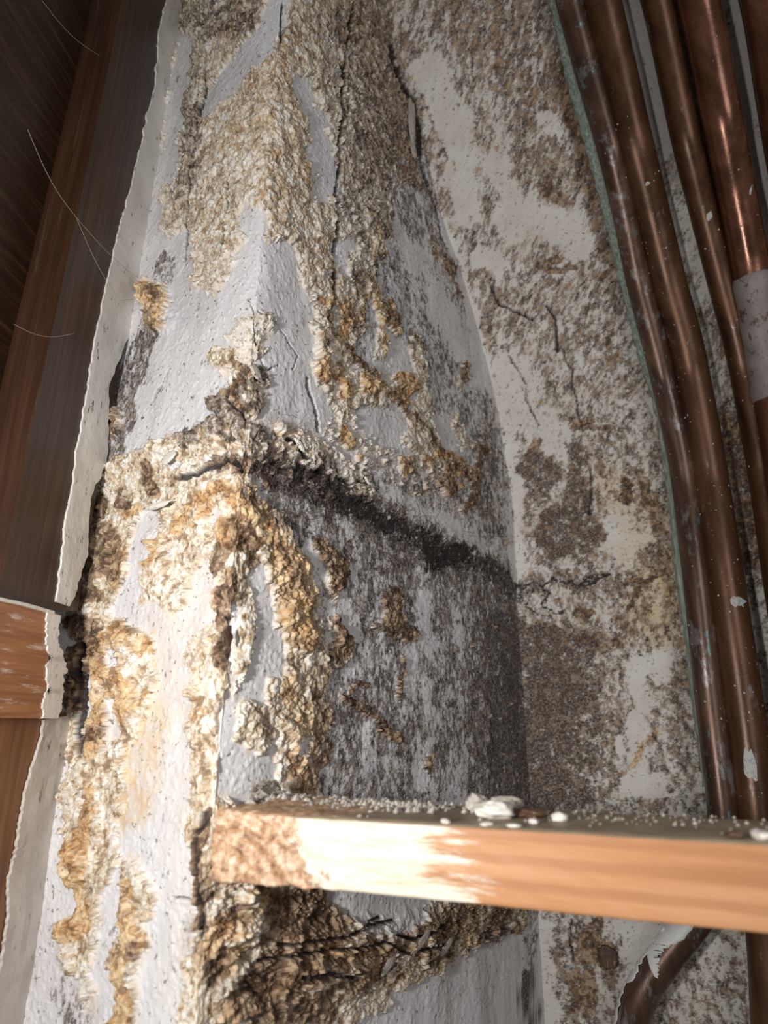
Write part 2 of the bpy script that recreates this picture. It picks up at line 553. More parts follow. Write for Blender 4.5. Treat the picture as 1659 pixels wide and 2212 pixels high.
def surface(Pw, u, v, bw):
    """height (m) and masks of a wall surface at points Pw; u, v metric wall coordinates; bw = 1 on the smoother back wall"""
    px, py = proj(Pw)
    wx = fbm(u*60, v*60, 3, 1)*16; wy = fbm(u*60+9, v*60+4, 3, 3)*16
    fx = fbm(u*330, v*330, 3, 5)*5; fy = fbm(u*330+3, v*330+8, 3, 6)*5
    qx, qy = px+wx+fx, py+wy+fy
    m = {k: samp(MAP[k], qx, qy) for k in 'COBMKYGR'}
    H = samp(MAP['H'], qx, qy); cr = samp(CR, px+fx*.7, py+fy*.7)
    n1 = fbm(u*150, v*110, 5, 2, .62); n2 = fbm(u*420, v*330, 4, 4, .6); n3 = fbm(u*90, v*60, 4, 6, .6)
    crm = np.maximum(m['C'], np.maximum(m['O']*.98, m['B']*(.95 - .45*bw)))
    n4 = fbm(u*210+7, v*170, 5, 0, .7)
    crust = ss(.41, .62, crm + n1*.34 + n2*.16 + n4*.34 - .02)
    n4 = fbm(u*210+7, v*170, 5, 0, .7); n5 = fbm(u*620, v*520, 3, 6, .7)
    och = ss(.42, .88, m['O'] + n3*.35 + n4*.75)*crust*.9
    bro = ss(.38, .66, m['B'] + n1*.34 + n4*.5 + n5*.25)
    mou = ss(.30, .74, m['M'] + fbm(u*230, v*150, 6, 1, .8)*1.05 + n3*.32)
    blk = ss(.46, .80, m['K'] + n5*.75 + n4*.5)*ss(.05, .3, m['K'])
    # lumps
    d1, r1 = wor(u*150 + n2*.35, v*150 + n1*.35, 0); d2, r2 = wor(u*330 + n2*.3, v*330, 3); d3, r3 = wor(u*800, v*800, 5)
    dome = lambda d, r: np.sqrt(np.clip(1 - (d/(.55 + .35*r))**2, 0, 1))
    lump = .0014*dome(d1, r1)*ss(.25, .8, r1) + .0012*dome(d2, r2) + .00038*dome(d3, r3)
    rough = 1 - .72*bw
    d4, r4_ = wor(u*85 + n1*.4, v*70 + n2*.3, 1)
    big = .0017*dome(d4, r4_)*ss(.35, .9, r4_)
    lowf = ss(.03, .0, u)*ss(1040, 1120, py)
    big = big*(1 + 1.3*lowf); lump = lump*(1 - .45*lowf)
    h = crust*(.0008 + big + lump*(1 + .5*(m['O'] > .5)) + .0013*n1 + .0006*n4 + .0003*n5)*rough
    h = h + crust*ss(-.2, .5, n3)*.0012*rough
    h = h + H*.001*(.75 + .5*n1)
    lay = 1 - np.abs(fbm(u*26 + n3*.3, v*240 - u*60 + n1*.8, 4, 2, .6)); rub = m['R']*(1-bw)
    h = h + rub*(.0045*(lay**3) - .003 + .0016*n4)
    bro = np.maximum(bro, rub*ss(.0, .35, fbm(u*30, v*120 - u*30, 5, 3, .7)*1.2 + .12)); och = np.maximum(och*(1-rub*.5), rub*ss(.1, .5, fbm(u*50+4, v*90, 4, 5, .6)*1.3)*.8)
    # paint: soft waves, small blisters and drips
    h = h + (1-crust)*(.00055*fbm(u*70, v*24, 3, 0) + .00025*fbm(u*300, v*170, 3, 3) + .0004*dome(d2, r2)*(r2 > .72))
    h = h + .0022*fbm(u*28, v*18, 3, 7)*(1-.5*bw)
    h = h + mou*.00022*fbm(u*900, v*900, 2, 2) + blk*.0006*fbm(u*700, v*700, 2, 5)
    # the lower walls stand back under a broken ledge line
    led = np.where(u < 0, 905 + (520-px)*.36, 912 + (px-520)*.545)
    led = led + n1*14
    if not bw: h = h - .0045*ss(0, 60, py - led) + .0012*np.exp(-((py-led)/14)**2)
    else:
        l1 = 1225 - (px-1116)*.09 + n1*5; l2 = 1335 - (px-1116)*.075 + n1*5
        h = h - .0028*ss(0, 8, py-l1) - .0015*ss(0, 8, py-l2)
    crk = ss(.30, .75, cr + n2*.18)
    h = h - crk*.0042
    crev = np.clip(ss(.60, .9, d1)*.45 + ss(.55, .85, d2)*.45 + ss(.55, .9, d4)*.3, 0, 1)
    dirt = np.clip(crev*ss(-.35, .35, n4 + n3*.8)*1.1 + .55*ss(.12, .45, n4 + n3*.4), 0, 1)*crust*(1-bw*.5)
    tone = np.clip(.5 + .9*n4 + .45*n5 + .35*(r2-.5) + .35*(r1-.5) - .30*ss(.7, .95, m['M'])*(1-crust), 0, 1)
    halo = ss(.26, .5, crm + n1*.3)*(1-crust)*.6
    spots = ss(.50, .62, fbm(u*120+3, v*95, 4, 3, .6) + .25)*.0
    return h, dict(crust=crust, ochre=och, brown=bro, mould=mou, black=np.clip(blk + crk*.95, 0, 1), tone=tone, stain=np.clip(m['Y']*(.7 + .8*n1) + halo*(.9-.3*bw), 0, 1), dirt=dirt, grey=m['G'])

# ------------------------------------------------------------------ materials
def mat(name):
    m = bpy.data.materials.new(name); m.use_nodes = True
    nt = m.node_tree; b = nt.nodes['Principled BSDF']; return m, nt, b
def nd(nt, t, **k):
    n = nt.nodes.new(t)
    for a, v in k.items():
        if a.startswith('i_'): n.inputs[int(a[2:])].default_value = v
        else: setattr(n, a, v)
    return n
def noise(nt, scale, detail=6, rough=.6, vec=None, sc=None):
    n = nd(nt, 'ShaderNodeTexNoise'); n.inputs['Scale'].default_value = scale; n.inputs['Detail'].default_value = detail; n.inputs['Roughness'].default_value = rough
    g = nd(nt, 'ShaderNodeTexCoord'); src = g.outputs['Object']
    if sc:
        mp = nd(nt, 'ShaderNodeMapping'); mp.inputs['Scale'].default_value = sc; nt.links.new(src, mp.inputs[0]); src = mp.outputs[0]
    nt.links.new(src, n.inputs['Vector']); return n.outputs['Fac']
def ramp(nt, fac, stops):
    r = nd(nt, 'ShaderNodeValToRGB'); e = r.color_ramp.elements
    while len(e) < len(stops): e.new(.5)
    for el, (p, c) in zip(e, stops): el.position = p; el.color = tuple(c) + (1,) if len(c) == 3 else c
    nt.links.new(fac, r.inputs[0]); return r.outputs[0]
def mix(nt, fac, a, b, mode='MIX'):
    m = nd(nt, 'ShaderNodeMix', data_type='RGBA', blend_type=mode)
    for s, v in ((m.inputs[0], fac), (m.inputs[6], a), (m.inputs[7], b)):
        if hasattr(v, 'is_linked') or hasattr(v, 'links'): nt.links.new(v, s)
        elif isinstance(v, (int, float)): s.default_value = v
        else: s.default_value = tuple(v) + (1,)
    return m.outputs[2]
def mth(nt, op, a, b=0.0, clamp=False):
    m = nd(nt, 'ShaderNodeMath', operation=op, use_clamp=clamp)
    for s, v in ((m.inputs[0], a), (m.inputs[1], b)):
        if isinstance(v, (int, float)): s.default_value = v
        else: nt.links.new(v, s)
    return m.outputs[0]
def attr(nt, n): return nd(nt, 'ShaderNodeAttribute', attribute_name=n).outputs['Fac']
def bump(nt, b, h, dist, st=1.0):
    n = nd(nt, 'ShaderNodeBump'); n.inputs['Distance'].default_value = dist; n.inputs['Strength'].default_value = st
    nt.links.new(h, n.inputs['Height']); nt.links.new(n.outputs[0], b.inputs['Normal'])

def wall_material(name, paint_a, paint_b, mould_a, mould_b):
    m, nt, b = mat(name)
    paint = ramp(nt, noise(nt, 22, 4), [(.3, paint_a), (.7, paint_b)])
    paint = mix(nt, attr(nt, 'grey'), paint, (.42, .38, .37))
    paint = mix(nt, attr(nt, 'stain'), paint, ramp(nt, noise(nt, 40, 5), [(.3, (.82, .68, .47)), (.7, (.66, .44, .21))]))
    tn_ = mth(nt, 'ADD', mth(nt, 'MULTIPLY', attr(nt, 'tone'), .75), mth(nt, 'MULTIPLY', noise(nt, 380, 5, .7), .25))
    cream = ramp(nt, tn_, [(.18, (.30, .21, .13)), (.36, (.56, .43, .29)), (.56, (.78, .69, .55)), (.78, (.90, .88, .82))])
    ochre = ramp(nt, tn_, [(.2, (.20, .085, .03)), (.45, (.52, .29, .11)), (.75, (.82, .60, .33))])
    brown = ramp(nt, tn_, [(.25, (.045, .024, .014)), (.5, (.16, .085, .045)), (.8, (.46, .32, .20))])
    mould = ramp(nt, tn_, [(.34, mould_a), (.66, mould_b)])
    col = mix(nt, attr(nt, 'crust'), paint, cream)
    col = mix(nt, attr(nt, 'ochre'), col, ochre)
    col = mix(nt, mth(nt, 'MULTIPLY', attr(nt, 'dirt'), .75), col, (.30, .17, .08))
    sp_ = mth(nt, 'MULTIPLY', attr(nt, 'mould'), ramp(nt, noise(nt, 420, 5, .8), [(.36, (.55,)*3), (.52, (1, 1, 1))]))
    col = mix(nt, sp_, col, mould)
    col = mix(nt, mth(nt, 'MULTIPLY', attr(nt, 'brown'), .92), col, brown)
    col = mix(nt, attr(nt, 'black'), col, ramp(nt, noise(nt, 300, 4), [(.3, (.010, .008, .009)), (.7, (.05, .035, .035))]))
    # fine pepper specks of mould everywhere
    pep = ramp(nt, noise(nt, 260, 3, .5), [(.645, (0, 0, 0)), (.69, (.8, .8, .8))])
    col = mix(nt, pep, col, (.20, .13, .09))
    nt.links.new(col, b.inputs['Base Color'])
    r = mth(nt, 'ADD', mth(nt, 'MULTIPLY', attr(nt, 'crust'), .35), .42); r = mth(nt, 'ADD', r, mth(nt, 'MULTIPLY', attr(nt, 'mould'), .3), True)
    nt.links.new(r, b.inputs['Roughness']); b.inputs['Specular IOR Level'].default_value = .4
    bump(nt, b, noise(nt, 700, 5, .7), .0009, .6)
    return m
M_pier = wall_material('flaking_pier_paint', (.72, .70, .71), (.82, .81, .81), (.060, .042, .034), (.25, .195, .155))
M_back = wall_material('mouldy_wall_paint', (.68, .62, .55), (.80, .77, .72), (.080, .050, .032), (.28, .20, .14))

def wood(name, dark, mid, light, grain=(60, 60, 3), rough=.5, spec=.4, fine=1.0, spots=None, rings=None):
    m, nt, b = mat(name)
    n = noise(nt, 1.0, 8, .65, sc=tuple(g*fine for g in grain))
    big = noise(nt, 9, 3, .5)
    col = ramp(nt, n, [(.32, dark), (.5, mid), (.7, light)])
    if rings:
        wv = nd(nt, 'ShaderNodeTexWave'); wv.bands_direction = 'Z'; wv.inputs['Scale'].default_value = rings; wv.inputs['Distortion'].default_value = 2.2; wv.inputs['Detail'].default_value = 3; wv.inputs['Detail Scale'].default_value = .7
        g = nd(nt, 'ShaderNodeTexCoord'); mp = nd(nt, 'ShaderNodeMapping'); mp.inputs['Scale'].default_value = (.35, .35, 1.0); mp.inputs['Rotation'].default_value = (0, -.06, 0)
        nt.links.new(g.outputs['Object'], mp.inputs[0]); nt.links.new(mp.outputs[0], wv.inputs['Vector'])
        col = mix(nt, mth(nt, 'MULTIPLY', ramp(nt, wv.outputs['Fac'], [(.45, (0, 0, 0)), (.85, (1, 1, 1))]), .6), col, dark)
    col = mix(nt, mth(nt, 'MULTIPLY', big, .5), col, mid)
    nt.links.new(col, b.inputs['Base Color']); b.inputs['Roughness'].default_value = rough; b.inputs['Specular IOR Level'].default_value = spec
    bump(nt, b, n, .0006, .5)
    return m, nt, b, col

# ------------------------------------------------------------------ object helpers
def tag(o, label=None, cat=None, group=None, kind=None):
    if label: o['label'] = label
    if cat: o['category'] = cat
    if group: o['group'] = group
    if kind: o['kind'] = kind
    return o
def mesh(name, V, Fc, m, parent=None, smooth=True):
    me = bpy.data.meshes.new(name)
    V = np.asarray(V, np.float32)
    if isinstance(Fc, np.ndarray) and Fc.ndim == 2:
        k = Fc.shape[1]; me.vertices.add(len(V)); me.vertices.foreach_set('co', V.ravel())
        me.loops.add(Fc.size); me.loops.foreach_set('vertex_index', Fc.astype(np.int32).ravel())
        me.polygons.add(len(Fc)); me.polygons.foreach_set('loop_start', np.arange(0, Fc.size, k, dtype=np.int32))
        me.update(calc_edges=True)
    else:
        me.from_pydata([tuple(map(float, v)) for v in V], [], [tuple(map(int, f)) for f in Fc]); me.update()
    if smooth: me.polygons.foreach_set('use_smooth', np.ones(len(me.polygons), bool))
    o = bpy.data.objects.new(name, me); SC.collection.objects.link(o)
    if m: me.materials.append(m)
    if parent: o.parent = parent
    return o
def empty(name, loc):
    o = bpy.data.objects.new(name, None); SC.collection.objects.link(o); o.location = loc; o.empty_display_size = .02
    bpy.context.view_layer.update(); return o
def under(o, root):                         # keep world position while parenting
    o.parent = root; o.matrix_parent_inverse = root.matrix_basis.inverted(); return o
def set_attrs(me, A):
    for k, v in A.items():
        a = me.attributes.new(k, 'FLOAT', 'POINT'); a.data.foreach_set('value', np.ascontiguousarray(v, np.float32))

def quads(nr, nc):
    i = np.arange(nr-1)[:, None]*nc + np.arange(nc-1)[None]
    return np.stack([i, i+1, i+nc+1, i+nc], -1).reshape(-1, 4)

def rows(s_of_z, d, y0, y1, step):
    """heights whose rows are `step` pixels apart on the column R0 + d*s, then wide rows beyond"""
    zs = np.linspace(ORG[2]-.42, ORG[2]+1.9, 4000)
    px, py = proj(R0 + d*np.asarray(s_of_z(zs))[:, None] + np.array([0, 0, 1.])*(zs[:, None]-R0[2]))
    yy = np.arange(y1, y0, -step); o = np.argsort(py)
    z = np.interp(yy, py[o], zs[o])
    lo = z.min(); hi = z.max()
    return np.concatenate([np.linspace(lo-.35, lo, 26)[:-1], np.sort(z), np.linspace(hi, hi+.5, 30)[1:]])

def wall(name, zs, A, B, nrm, ucoord, nc, bw, m, labels, corner):
    """A, B: functions of z -> left and right ends of each row; corner(s-array 0..1, z) -> normals"""
    a = A(zs); b = B(zs); t = np.linspace(0, 1, nc)
    # even spacing in the picture
    pa, _ = proj(a); pb, _ = proj(b)
    fa = ((a-ORG)@np.array([0, cp, sp])); fb = ((b-ORG)@np.array([0, cp, sp]))
    tt = t[None]*fa[:, None]/(t[None]*fa[:, None] + (1-t[None])*fb[:, None]); tt = np.clip(tt, 0, 1)
    Pw = a[:, None]*(1-tt[..., None]) + b[:, None]*tt[..., None]
    U = ucoord(tt, zs); Vv = np.broadcast_to(zs[:, None], U.shape)
    N = corner(Pw, tt, zs)
    h, M = surface(Pw, U, Vv, bw)
    # knock the outer corner round
    if not bw: Pw = Pw - N*(.0045*np.exp(-np.abs(U)/.007))[..., None]
    V = (Pw + N*h[..., None]).reshape(-1, 3); Q = quads(*U.shape)
    px, py = proj(V)
    Mf = {k: v.reshape(-1) for k, v in M.items()}
    cm = np.maximum(Mf['crust'], 0)
    qc = cm[Q].mean(1) > .5
    root = None
    for part, sel in (('paint', ~qc), ('crust', qc)):
        q = Q[sel]
        if not len(q): continue
        idx, inv = np.unique(q, return_inverse=True); q2 = inv.reshape(-1, 4)
        if part == 'paint':
            root = mesh(name, V[idx], q2, m); o = root; tag(o, kind='structure', label=labels[0])
        else:
            o = mesh('mineral_crust', V[idx], q2, m, root); tag(o, kind='stuff', label=labels[1])
        set_attrs(o.data, {k: v[idx] for k, v in Mf.items()})
    return root
up = np.array([0, 0, 1.])
def at(d, s, z): return R0 + d*np.asarray(s)[..., None] + up*(np.asarray(z)[..., None]-R0[2])
def nz(v): return v/np.linalg.norm(v, axis=-1, keepdims=True)
QS = 1.75
LEN = .235
zF = rows(lambda z: z*0+.09, dF, -260, 2330, QS)
def cornF(Pw, tt, zs):
    s = tt*0 + np.linalg.norm((Pw-at(dF, zs*0, zs)[:, None])[..., :2], axis=-1); k = .5*np.exp(-s/.010)
    return nz(nF*(1-k[..., None]) + nS*k[..., None])
wall('wall_front', zF, lambda z: at(dF, z*0+LEN, z), lambda z: at(dF, z*0, z), nF,
     lambda tt, zs: -(1-tt)*LEN, 330, 0, M_pier,
     ('front face of the pier, white paint peeling beside the timber post', 'cream and ochre bubbled salt crust on the pier front'), cornF)
zS = rows(lambda z: Csof(z)*.45, dS, -260, 2330, QS)
def cornS(Pw, tt, zs):
    s = tt*Csof(zs)[:, None]; k = .5*np.exp(-s/.010)[..., None]; k2 = .5*np.exp(-(1-tt)*Csof(zs)[:, None]/.012)[..., None]
    return nz(nF*k + nS*(1-k-k2) + nB*k2)
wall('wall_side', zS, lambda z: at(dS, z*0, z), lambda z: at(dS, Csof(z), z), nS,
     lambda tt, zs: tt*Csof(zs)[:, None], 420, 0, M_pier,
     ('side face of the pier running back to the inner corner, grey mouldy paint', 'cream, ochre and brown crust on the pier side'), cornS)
zB = rows(lambda z: Csof(z), dS, -200, 2300, QS)
def cornB(Pw, tt, zs):
    s = tt*.64; k2 = .5*np.exp(-s/.012)[..., None]
    return nz(nS*k2 + nB*(1-k2))
Bw = lambda z, s: at(dS, Csof(z), z) + dB*s
wall('wall_back', zB, lambda z: Bw(z, 0), lambda z: Bw(z, .64), nB,
     lambda tt, zs: Csof(zs)[:, None] + tt*.64, 520, 1, M_back,
     ('back wall behind the copper pipes, spotted with brown mould', 'thin brown and cream crust on the back wall'), cornB)

# ------------------------------------------------------------------ timber on the left
dL = np.array([math.sin(math.radians(7)), math.cos(math.radians(7)), 0]); nL = np.array([dL[1], -dL[0], 0])
rL = ray(130, 1300); L0 = ORG + rL*(.425/rL[1])
def lp(px, py, off=0): return hit(px, py, L0 + nL*off, nL)
def slab(name, left, right, off, th, m, parent=None, nseg=60, ncol=8, jag=0, seed=1, rough=0.0, side='LR'):
    """board whose visible edges run through the two given lines, th thick away from the eye"""
    L = np.array(left, float); R = np.array(right, float)
    def resample(A):
        s = np.r_[0, np.cumsum(np.hypot(*np.diff(A, axis=0).T))]; t = np.linspace(0, s[-1], nseg+1)
        return np.stack([np.interp(t, s, A[:, 0]), np.interp(t, s, A[:, 1])], 1)
    L, R = resample(L), resample(R)
    if jag:
        rr = np.random.default_rng(seed)
        def jj(A):
            q = np.arange(nseg+1)*220./nseg; o1 = rr.uniform(0, 200); e = np.minimum(1, np.minimum(np.arange(nseg+1), nseg-np.arange(nseg+1))/4)
            A[:, 0] += (fbm(q*.05+o1, q*0+1, 2, 1)*3.2 + fbm(q*.45+o1, q*0+2, 2, 3)*1.8)*jag*1.5*e
        if 'L' in side: jj(L)
        if 'R' in side: jj(R)
    V = []
    for i in range(nseg+1):
        for k in range(ncol+1):
            t = k/ncol; q = L[i]*(1-t) + R[i]*t
            p = lp(q[0], q[1], off)
            if rough and 0 < k: p = p + nL*(rough*float(fbm(np.array([p[1]*120.]), np.array([p[2]*60.]), 3, seed)[0]))
            V.append(p)
    n0 = len(V); V = V + [p - nL*th for p in V]; W = ncol+1; Fc = []
    for i in range(nseg):
        for k in range(ncol):
            a = i*W+k; Fc.append((a, a+W, a+W+1, a+1)); Fc.append((n0+a, n0+a+1, n0+a+W+1, n0+a+W))
        a = i*W; Fc.append((a, n0+a, n0+a+W, a+W)); a = i*W+ncol; Fc.append((a, a+W, n0+a+W, n0+a))
    for k in range(ncol):
        Fc.append((k, k+1, n0+k+1, n0+k)); a = nseg*W+k; Fc.append((a, n0+a, n0+a+1, a+1))
    o = mesh(name, V, Fc, m, None, smooth=False)
    if parent: under(o, parent)
    return o
M_post, nt, b, c = wood('stained_post_wood', (.018, .007, .003), (.042, .017, .008), (.085, .036, .017), (150, 150, 5), .42, .5)
film = ramp(nt, noise(nt, 1, 6, .7, sc=(260, 260, 7)), [(.58, (0, 0, 0)), (.72, (.40,)*3)])
nt.links.new(mix(nt, film, c, (.22, .17, .16)), b.inputs['Base Color'])
M_post2, nt, b, c = wood('weathered_post_wood', (.075, .028, .012), (.20, .085, .035), (.34, .18, .09), (110, 110, 6), .5, .4)
M_block, nt, b, c = wood('block_wood', (.16, .058, .02), (.30, .12, .045), (.42, .20, .08), (4, 14, 260), .45, .45)
scr = ramp(nt, noise(nt, 1, 7, .8, sc=(40, 26, 180)), [(.56, (0, 0, 0)), (.64, (.75,)*3)])
nt.links.new(mix(nt, scr, c, (.62, .52, .44)), b.inputs['Base Color'])
M_ply, nt, b, c = wood('dark_panel_wood', (.010, .0045, .0025), (.026, .011, .005), (.085, .042, .022), (8, 14, 170), .33, .5)
def paint_mat(name, a, b_, dirt, sc=(40, 40, 40), th=.62):
    m, nt, b = mat(name)
    col = ramp(nt, noise(nt, 30, 5), [(.3, a), (.7, b_)])
    d = ramp(nt, noise(nt, 1, 7, .75, sc=sc), [(th, (0, 0, 0)), (th+.05, (1, 1, 1))])
    col = mix(nt, d, col, dirt); nt.links.new(col, b.inputs['Base Color']); b.inputs['Roughness'].default_value = .45
    bump(nt, b, noise(nt, 350, 5), .0008, .5); return m
M_coat = paint_mat('old_white_paint', (.62, .58, .53), (.74, .71, .66), (.10, .06, .035), (160, 160, 60), .60)
M_coat2 = paint_mat('dusty_grey_paint', (.46, .40, .35), (.60, .55, .50), (.22, .14, .09), (120, 120, 60), .60)

root = empty('wall_left', lp(60, 700, -.035)); tag(root, 'dark stained plywood panel behind the timber post', kind='structure')
slab('panel', [(-420, -420), (-420, 2500)], [(392, -420), (60, 1250), (-40, 2500)], -.030, .012, M_ply, root, 20, 10)
post = empty('timber_post', lp(70, 1250)); tag(post, 'reddish brown timber post with a white paint strip, above the wooden block', 'post')
slab('post_body', [(322, -300), (238, 130), (158, 500), (94, 800), (2, 1262), (-10, 1320)], [(442, -300), (390, 40), (300, 560), (185, 1200), (168, 1320)], 0, .04, M_post, post, 60, 8)
slab('paint_layer', [(410, -200), (362, 0), (345, 60), (338, 180), (296, 330), (250, 530), (218, 700), (192, 850), (168, 1000), (138, 1150), (122, 1300)],
     [(432, -200), (410, 0), (393, 150), (368, 300), (343, 480), (320, 600), (284, 700), (238, 830), (228, 1000), (192, 1080), (186, 1200), (150, 1310)], .0016, .0016, M_coat, post, 260, 6, 1.3, 3, .0006)
low = empty('lower_post', lp(20, 1900)); tag(low, 'lower brown timber post with grey painted edge, below the wooden block', 'post')
slab('post_body', [(-130, 1540), (-220, 2400)], [(150, 1540), (136, 1800), (96, 2100), (58, 2400)], -.002, .04, M_post2, low, 30, 8)
slab('paint_layer', [(96, 1555), (82, 1620), (55, 1700), (40, 1800), (24, 1900), (8, 2040), (-10, 2200), (-20, 2330)],
     [(150, 1545), (146, 1650), (134, 1800), (117, 1950), (102, 2080), (82, 2212), (66, 2330)], .0006, .002, M_coat2, low, 160, 6, 1.2, 5, .0010)
blk = empty('wood_block', lp(50, 1430, .012)); tag(blk, 'scuffed brown wooden block nailed across the post, at left edge', 'wood block')
slab('block_body', [(-150, 1262), (-155, 1548)], [(126, 1326), (108, 1552)], .010, .032, M_block, blk, 10, 10, side='')
slab('paint_edge', [(103, 1322), (101, 1350), (108, 1420), (102, 1480), (92, 1552)], [(132, 1330), (130, 1360), (128, 1400), (142, 1450), (134, 1500), (126, 1552)], .0112, .004, M_coat, blk, 50, 5, 1.4, 8)
slab('lip', [(-150, 1256), (0, 1290), (60, 1304), (118, 1320)], [(-150, 1262), (0, 1297), (60, 1311), (118, 1327)], .0118, .003, M_coat, blk, 30, 2, 1.0, 9)

# ------------------------------------------------------------------ the cross batten
M_bat, nt, b, c = wood('pine_batten_wood', (.40, .17, .07), (.56, .27, .12), (.66, .36, .19), (6, 6, 110), .5, .35, 1.0, rings=34)
glare = attr(nt, 'glare'); dust = attr(nt, 'dust'); sil = attr(nt, 'brown')  # lamp overexposure near the left end is painted in as streaky whitening
nn = noise(nt, 1, 8, .8, sc=(28, 28, 330))
w1 = mth(nt, 'ADD', glare, mth(nt, 'MULTIPLY', mth(nt, 'SUBTRACT', nn, .5), 2.2)); w1 = ramp(nt, w1, [(.40, (0, 0, 0)), (.60, (1, 1, 1))])
col = mix(nt, w1, c, ramp(nt, nn, [(.30, (.60, .47, .31)), (.48, (.78, .69, .54)), (.62, (.86, .81, .70))]))
gr = ramp(nt, noise(nt, 1, 6, .7, sc=(30, 60, 60)), [(.3, (.20, .145, .095)), (.7, (.46, .37, .26))])
col = mix(nt, dust, col, gr)
w2 = mth(nt, 'ADD', sil, mth(nt, 'MULTIPLY', mth(nt, 'SUBTRACT', noise(nt, 140, 7, .75), .5), 1.6)); w2 = ramp(nt, w2, [(.45, (0, 0, 0)), (.62, (1, 1, 1))])
col = mix(nt, w2, col, ramp(nt, noise(nt, 210, 6, .7), [(.3, (.12, .05, .025)), (.5, (.50, .30, .17)), (.7, (.86, .72, .55))]))
nt.links.new(col, b.inputs['Base Color'])
BZ = None
pl = ray(470, 1752); tl = ORG + pl*(.335/pl[1]); BZ = tl[2]
pr = ray(1659, 1822); tr = ORG + pr*((BZ-ORG[2])/pr[2])
bd = nz((tr-tl)); bd[2] = 0; bn = np.array([bd[1], -bd[0], 0]); 
if bn[1] > 0: bn = -bn
BH, BD, BL = .0300, .064, np.linalg.norm(tr-tl) + .24
nx, ny = 260, 26
V = []; A = {'glare': [], 'dust': [], 'brown': []}; Fc = []
perim = [('f', k/ny) for k in range(ny+1)] + [('t', k/14) for k in range(1, 15)] + [('r', k/4) for k in range(1, 5)] + [('b', k/8) for k in range(1, 8)]
rrr = .0022
for i in range(nx+1):
    s = BL*(i/nx)**1.25; x = s
    for kind, t in perim:
        if kind == 'f': p = (0, -BH*(1-t))
        elif kind == 't': p = (BD*t, 0)
        elif kind == 'r': p = (BD, -BH*t)
        else: p = (BD*(1-t), -BH)
        dy, dz = p
        # soft arrises
        cy = min(max(dy, rrr), BD-rrr); cz = min(max(dz, -BH+rrr), -rrr); ex, ez = dy-cy, dz-cz; L = math.hypot(ex, ez)
        if L > 0 and abs(ex) > 1e-9 and abs(ez) > 1e-9: dy, dz = cy + ex/L*rrr, cz + ez/L*rrr
        sx = x + max(0.0, dy)*.55*max(0, 1-x/.1)      # left end cut to the pier face
        enc = max(0, 1-x/.085)
        nr = float(fbm(np.array([x*140.+t*9]), np.array([dz*140.+dy*140]), 4, 2, .6)[0]); 
        out = enc*(.0035*nr + .002) + .00025*nr
        q = tl + bd*sx - bn*dy + up*dz
        ctr = tl + bd*sx - bn*BD/2 - up*BH/2; dr = q-ctr; dr = dr/np.linalg.norm(dr)
        V.append(q + dr*out)
        A['glare'].append(1.1*ss(.175, .060, x + (dz/BH+.5)*.012) if kind != 't' else .9*ss(.11, .03, x))
        A['dust'].append(1.0 if kind == 't' or (kind == 'f' and t > .985) else 0)
        A['brown'].append(float(.95*ss(.075, .02, x + (dz+BH*.3)*.7)) if kind != 't' else .9*float(ss(.12, .03, x)))
W = len(perim)
for i in range(nx):
    for k in range(W): a = i*W+k; c2 = i*W+(k+1) % W; Fc.append((a, c2, c2+W, a+W))
Fc.append(tuple(range(W))[::-1]); Fc.append(tuple(nx*W+k for k in range(W)))
bat = mesh('cross_batten', V, Fc, M_bat); set_attrs(bat.data, {k: np.array(v, float) for k, v in A.items()})
tag(bat, 'orange pine cross batten, crusted at its left end, whitened there by painted glare', 'batten')

# ------------------------------------------------------------------ copper pipes
def copper(name, base, dark, hi, patina=.7, rough=.38):
    m, nt, b = mat(name)
    n = noise(nt, 1, 6, .65, sc=(45, 45, 9)); col = ramp(nt, n, [(.3, dark), (.5, base), (.7, hi)])
    pt = ramp(nt, noise(nt, 1, 6, .7, sc=(60, 60, 22)), [(patina, (0, 0, 0)), (patina+.08, (.7,)*3)])
    col = mix(nt, pt, col, (.28, .27, .27)); nt.links.new(col, b.inputs['Base Color'])
    vg = ramp(nt, noise(nt, 1, 5, .7, sc=(90, 90, 25)), [(patina+.06, (0, 0, 0)), (patina+.12, (.8,)*3)])
    col = mix(nt, vg, col, (.13, .28, .28)); nt.links.new(col, b.inputs['Base Color'])
    b.inputs['Metallic'].default_value = .5; 
    r = mth(nt, 'ADD', mth(nt, 'MULTIPLY', n, .35), rough-.12); nt.links.new(r, b.inputs['Roughness'])
    bump(nt, b, noise(nt, 260, 4), .0003, .35); return m
Mc1 = copper('dull_copper', (.105, .058, .038), (.055, .031, .022), (.18, .105, .075), .56, .30)
Mc2 = copper('brown_copper', (.105, .046, .022), (.052, .024, .013), (.17, .078, .04), .62, .32)
Mc3 = copper('bright_copper', (.145, .058, .032), (.075, .032, .018), (.25, .11, .066), .66, .20)
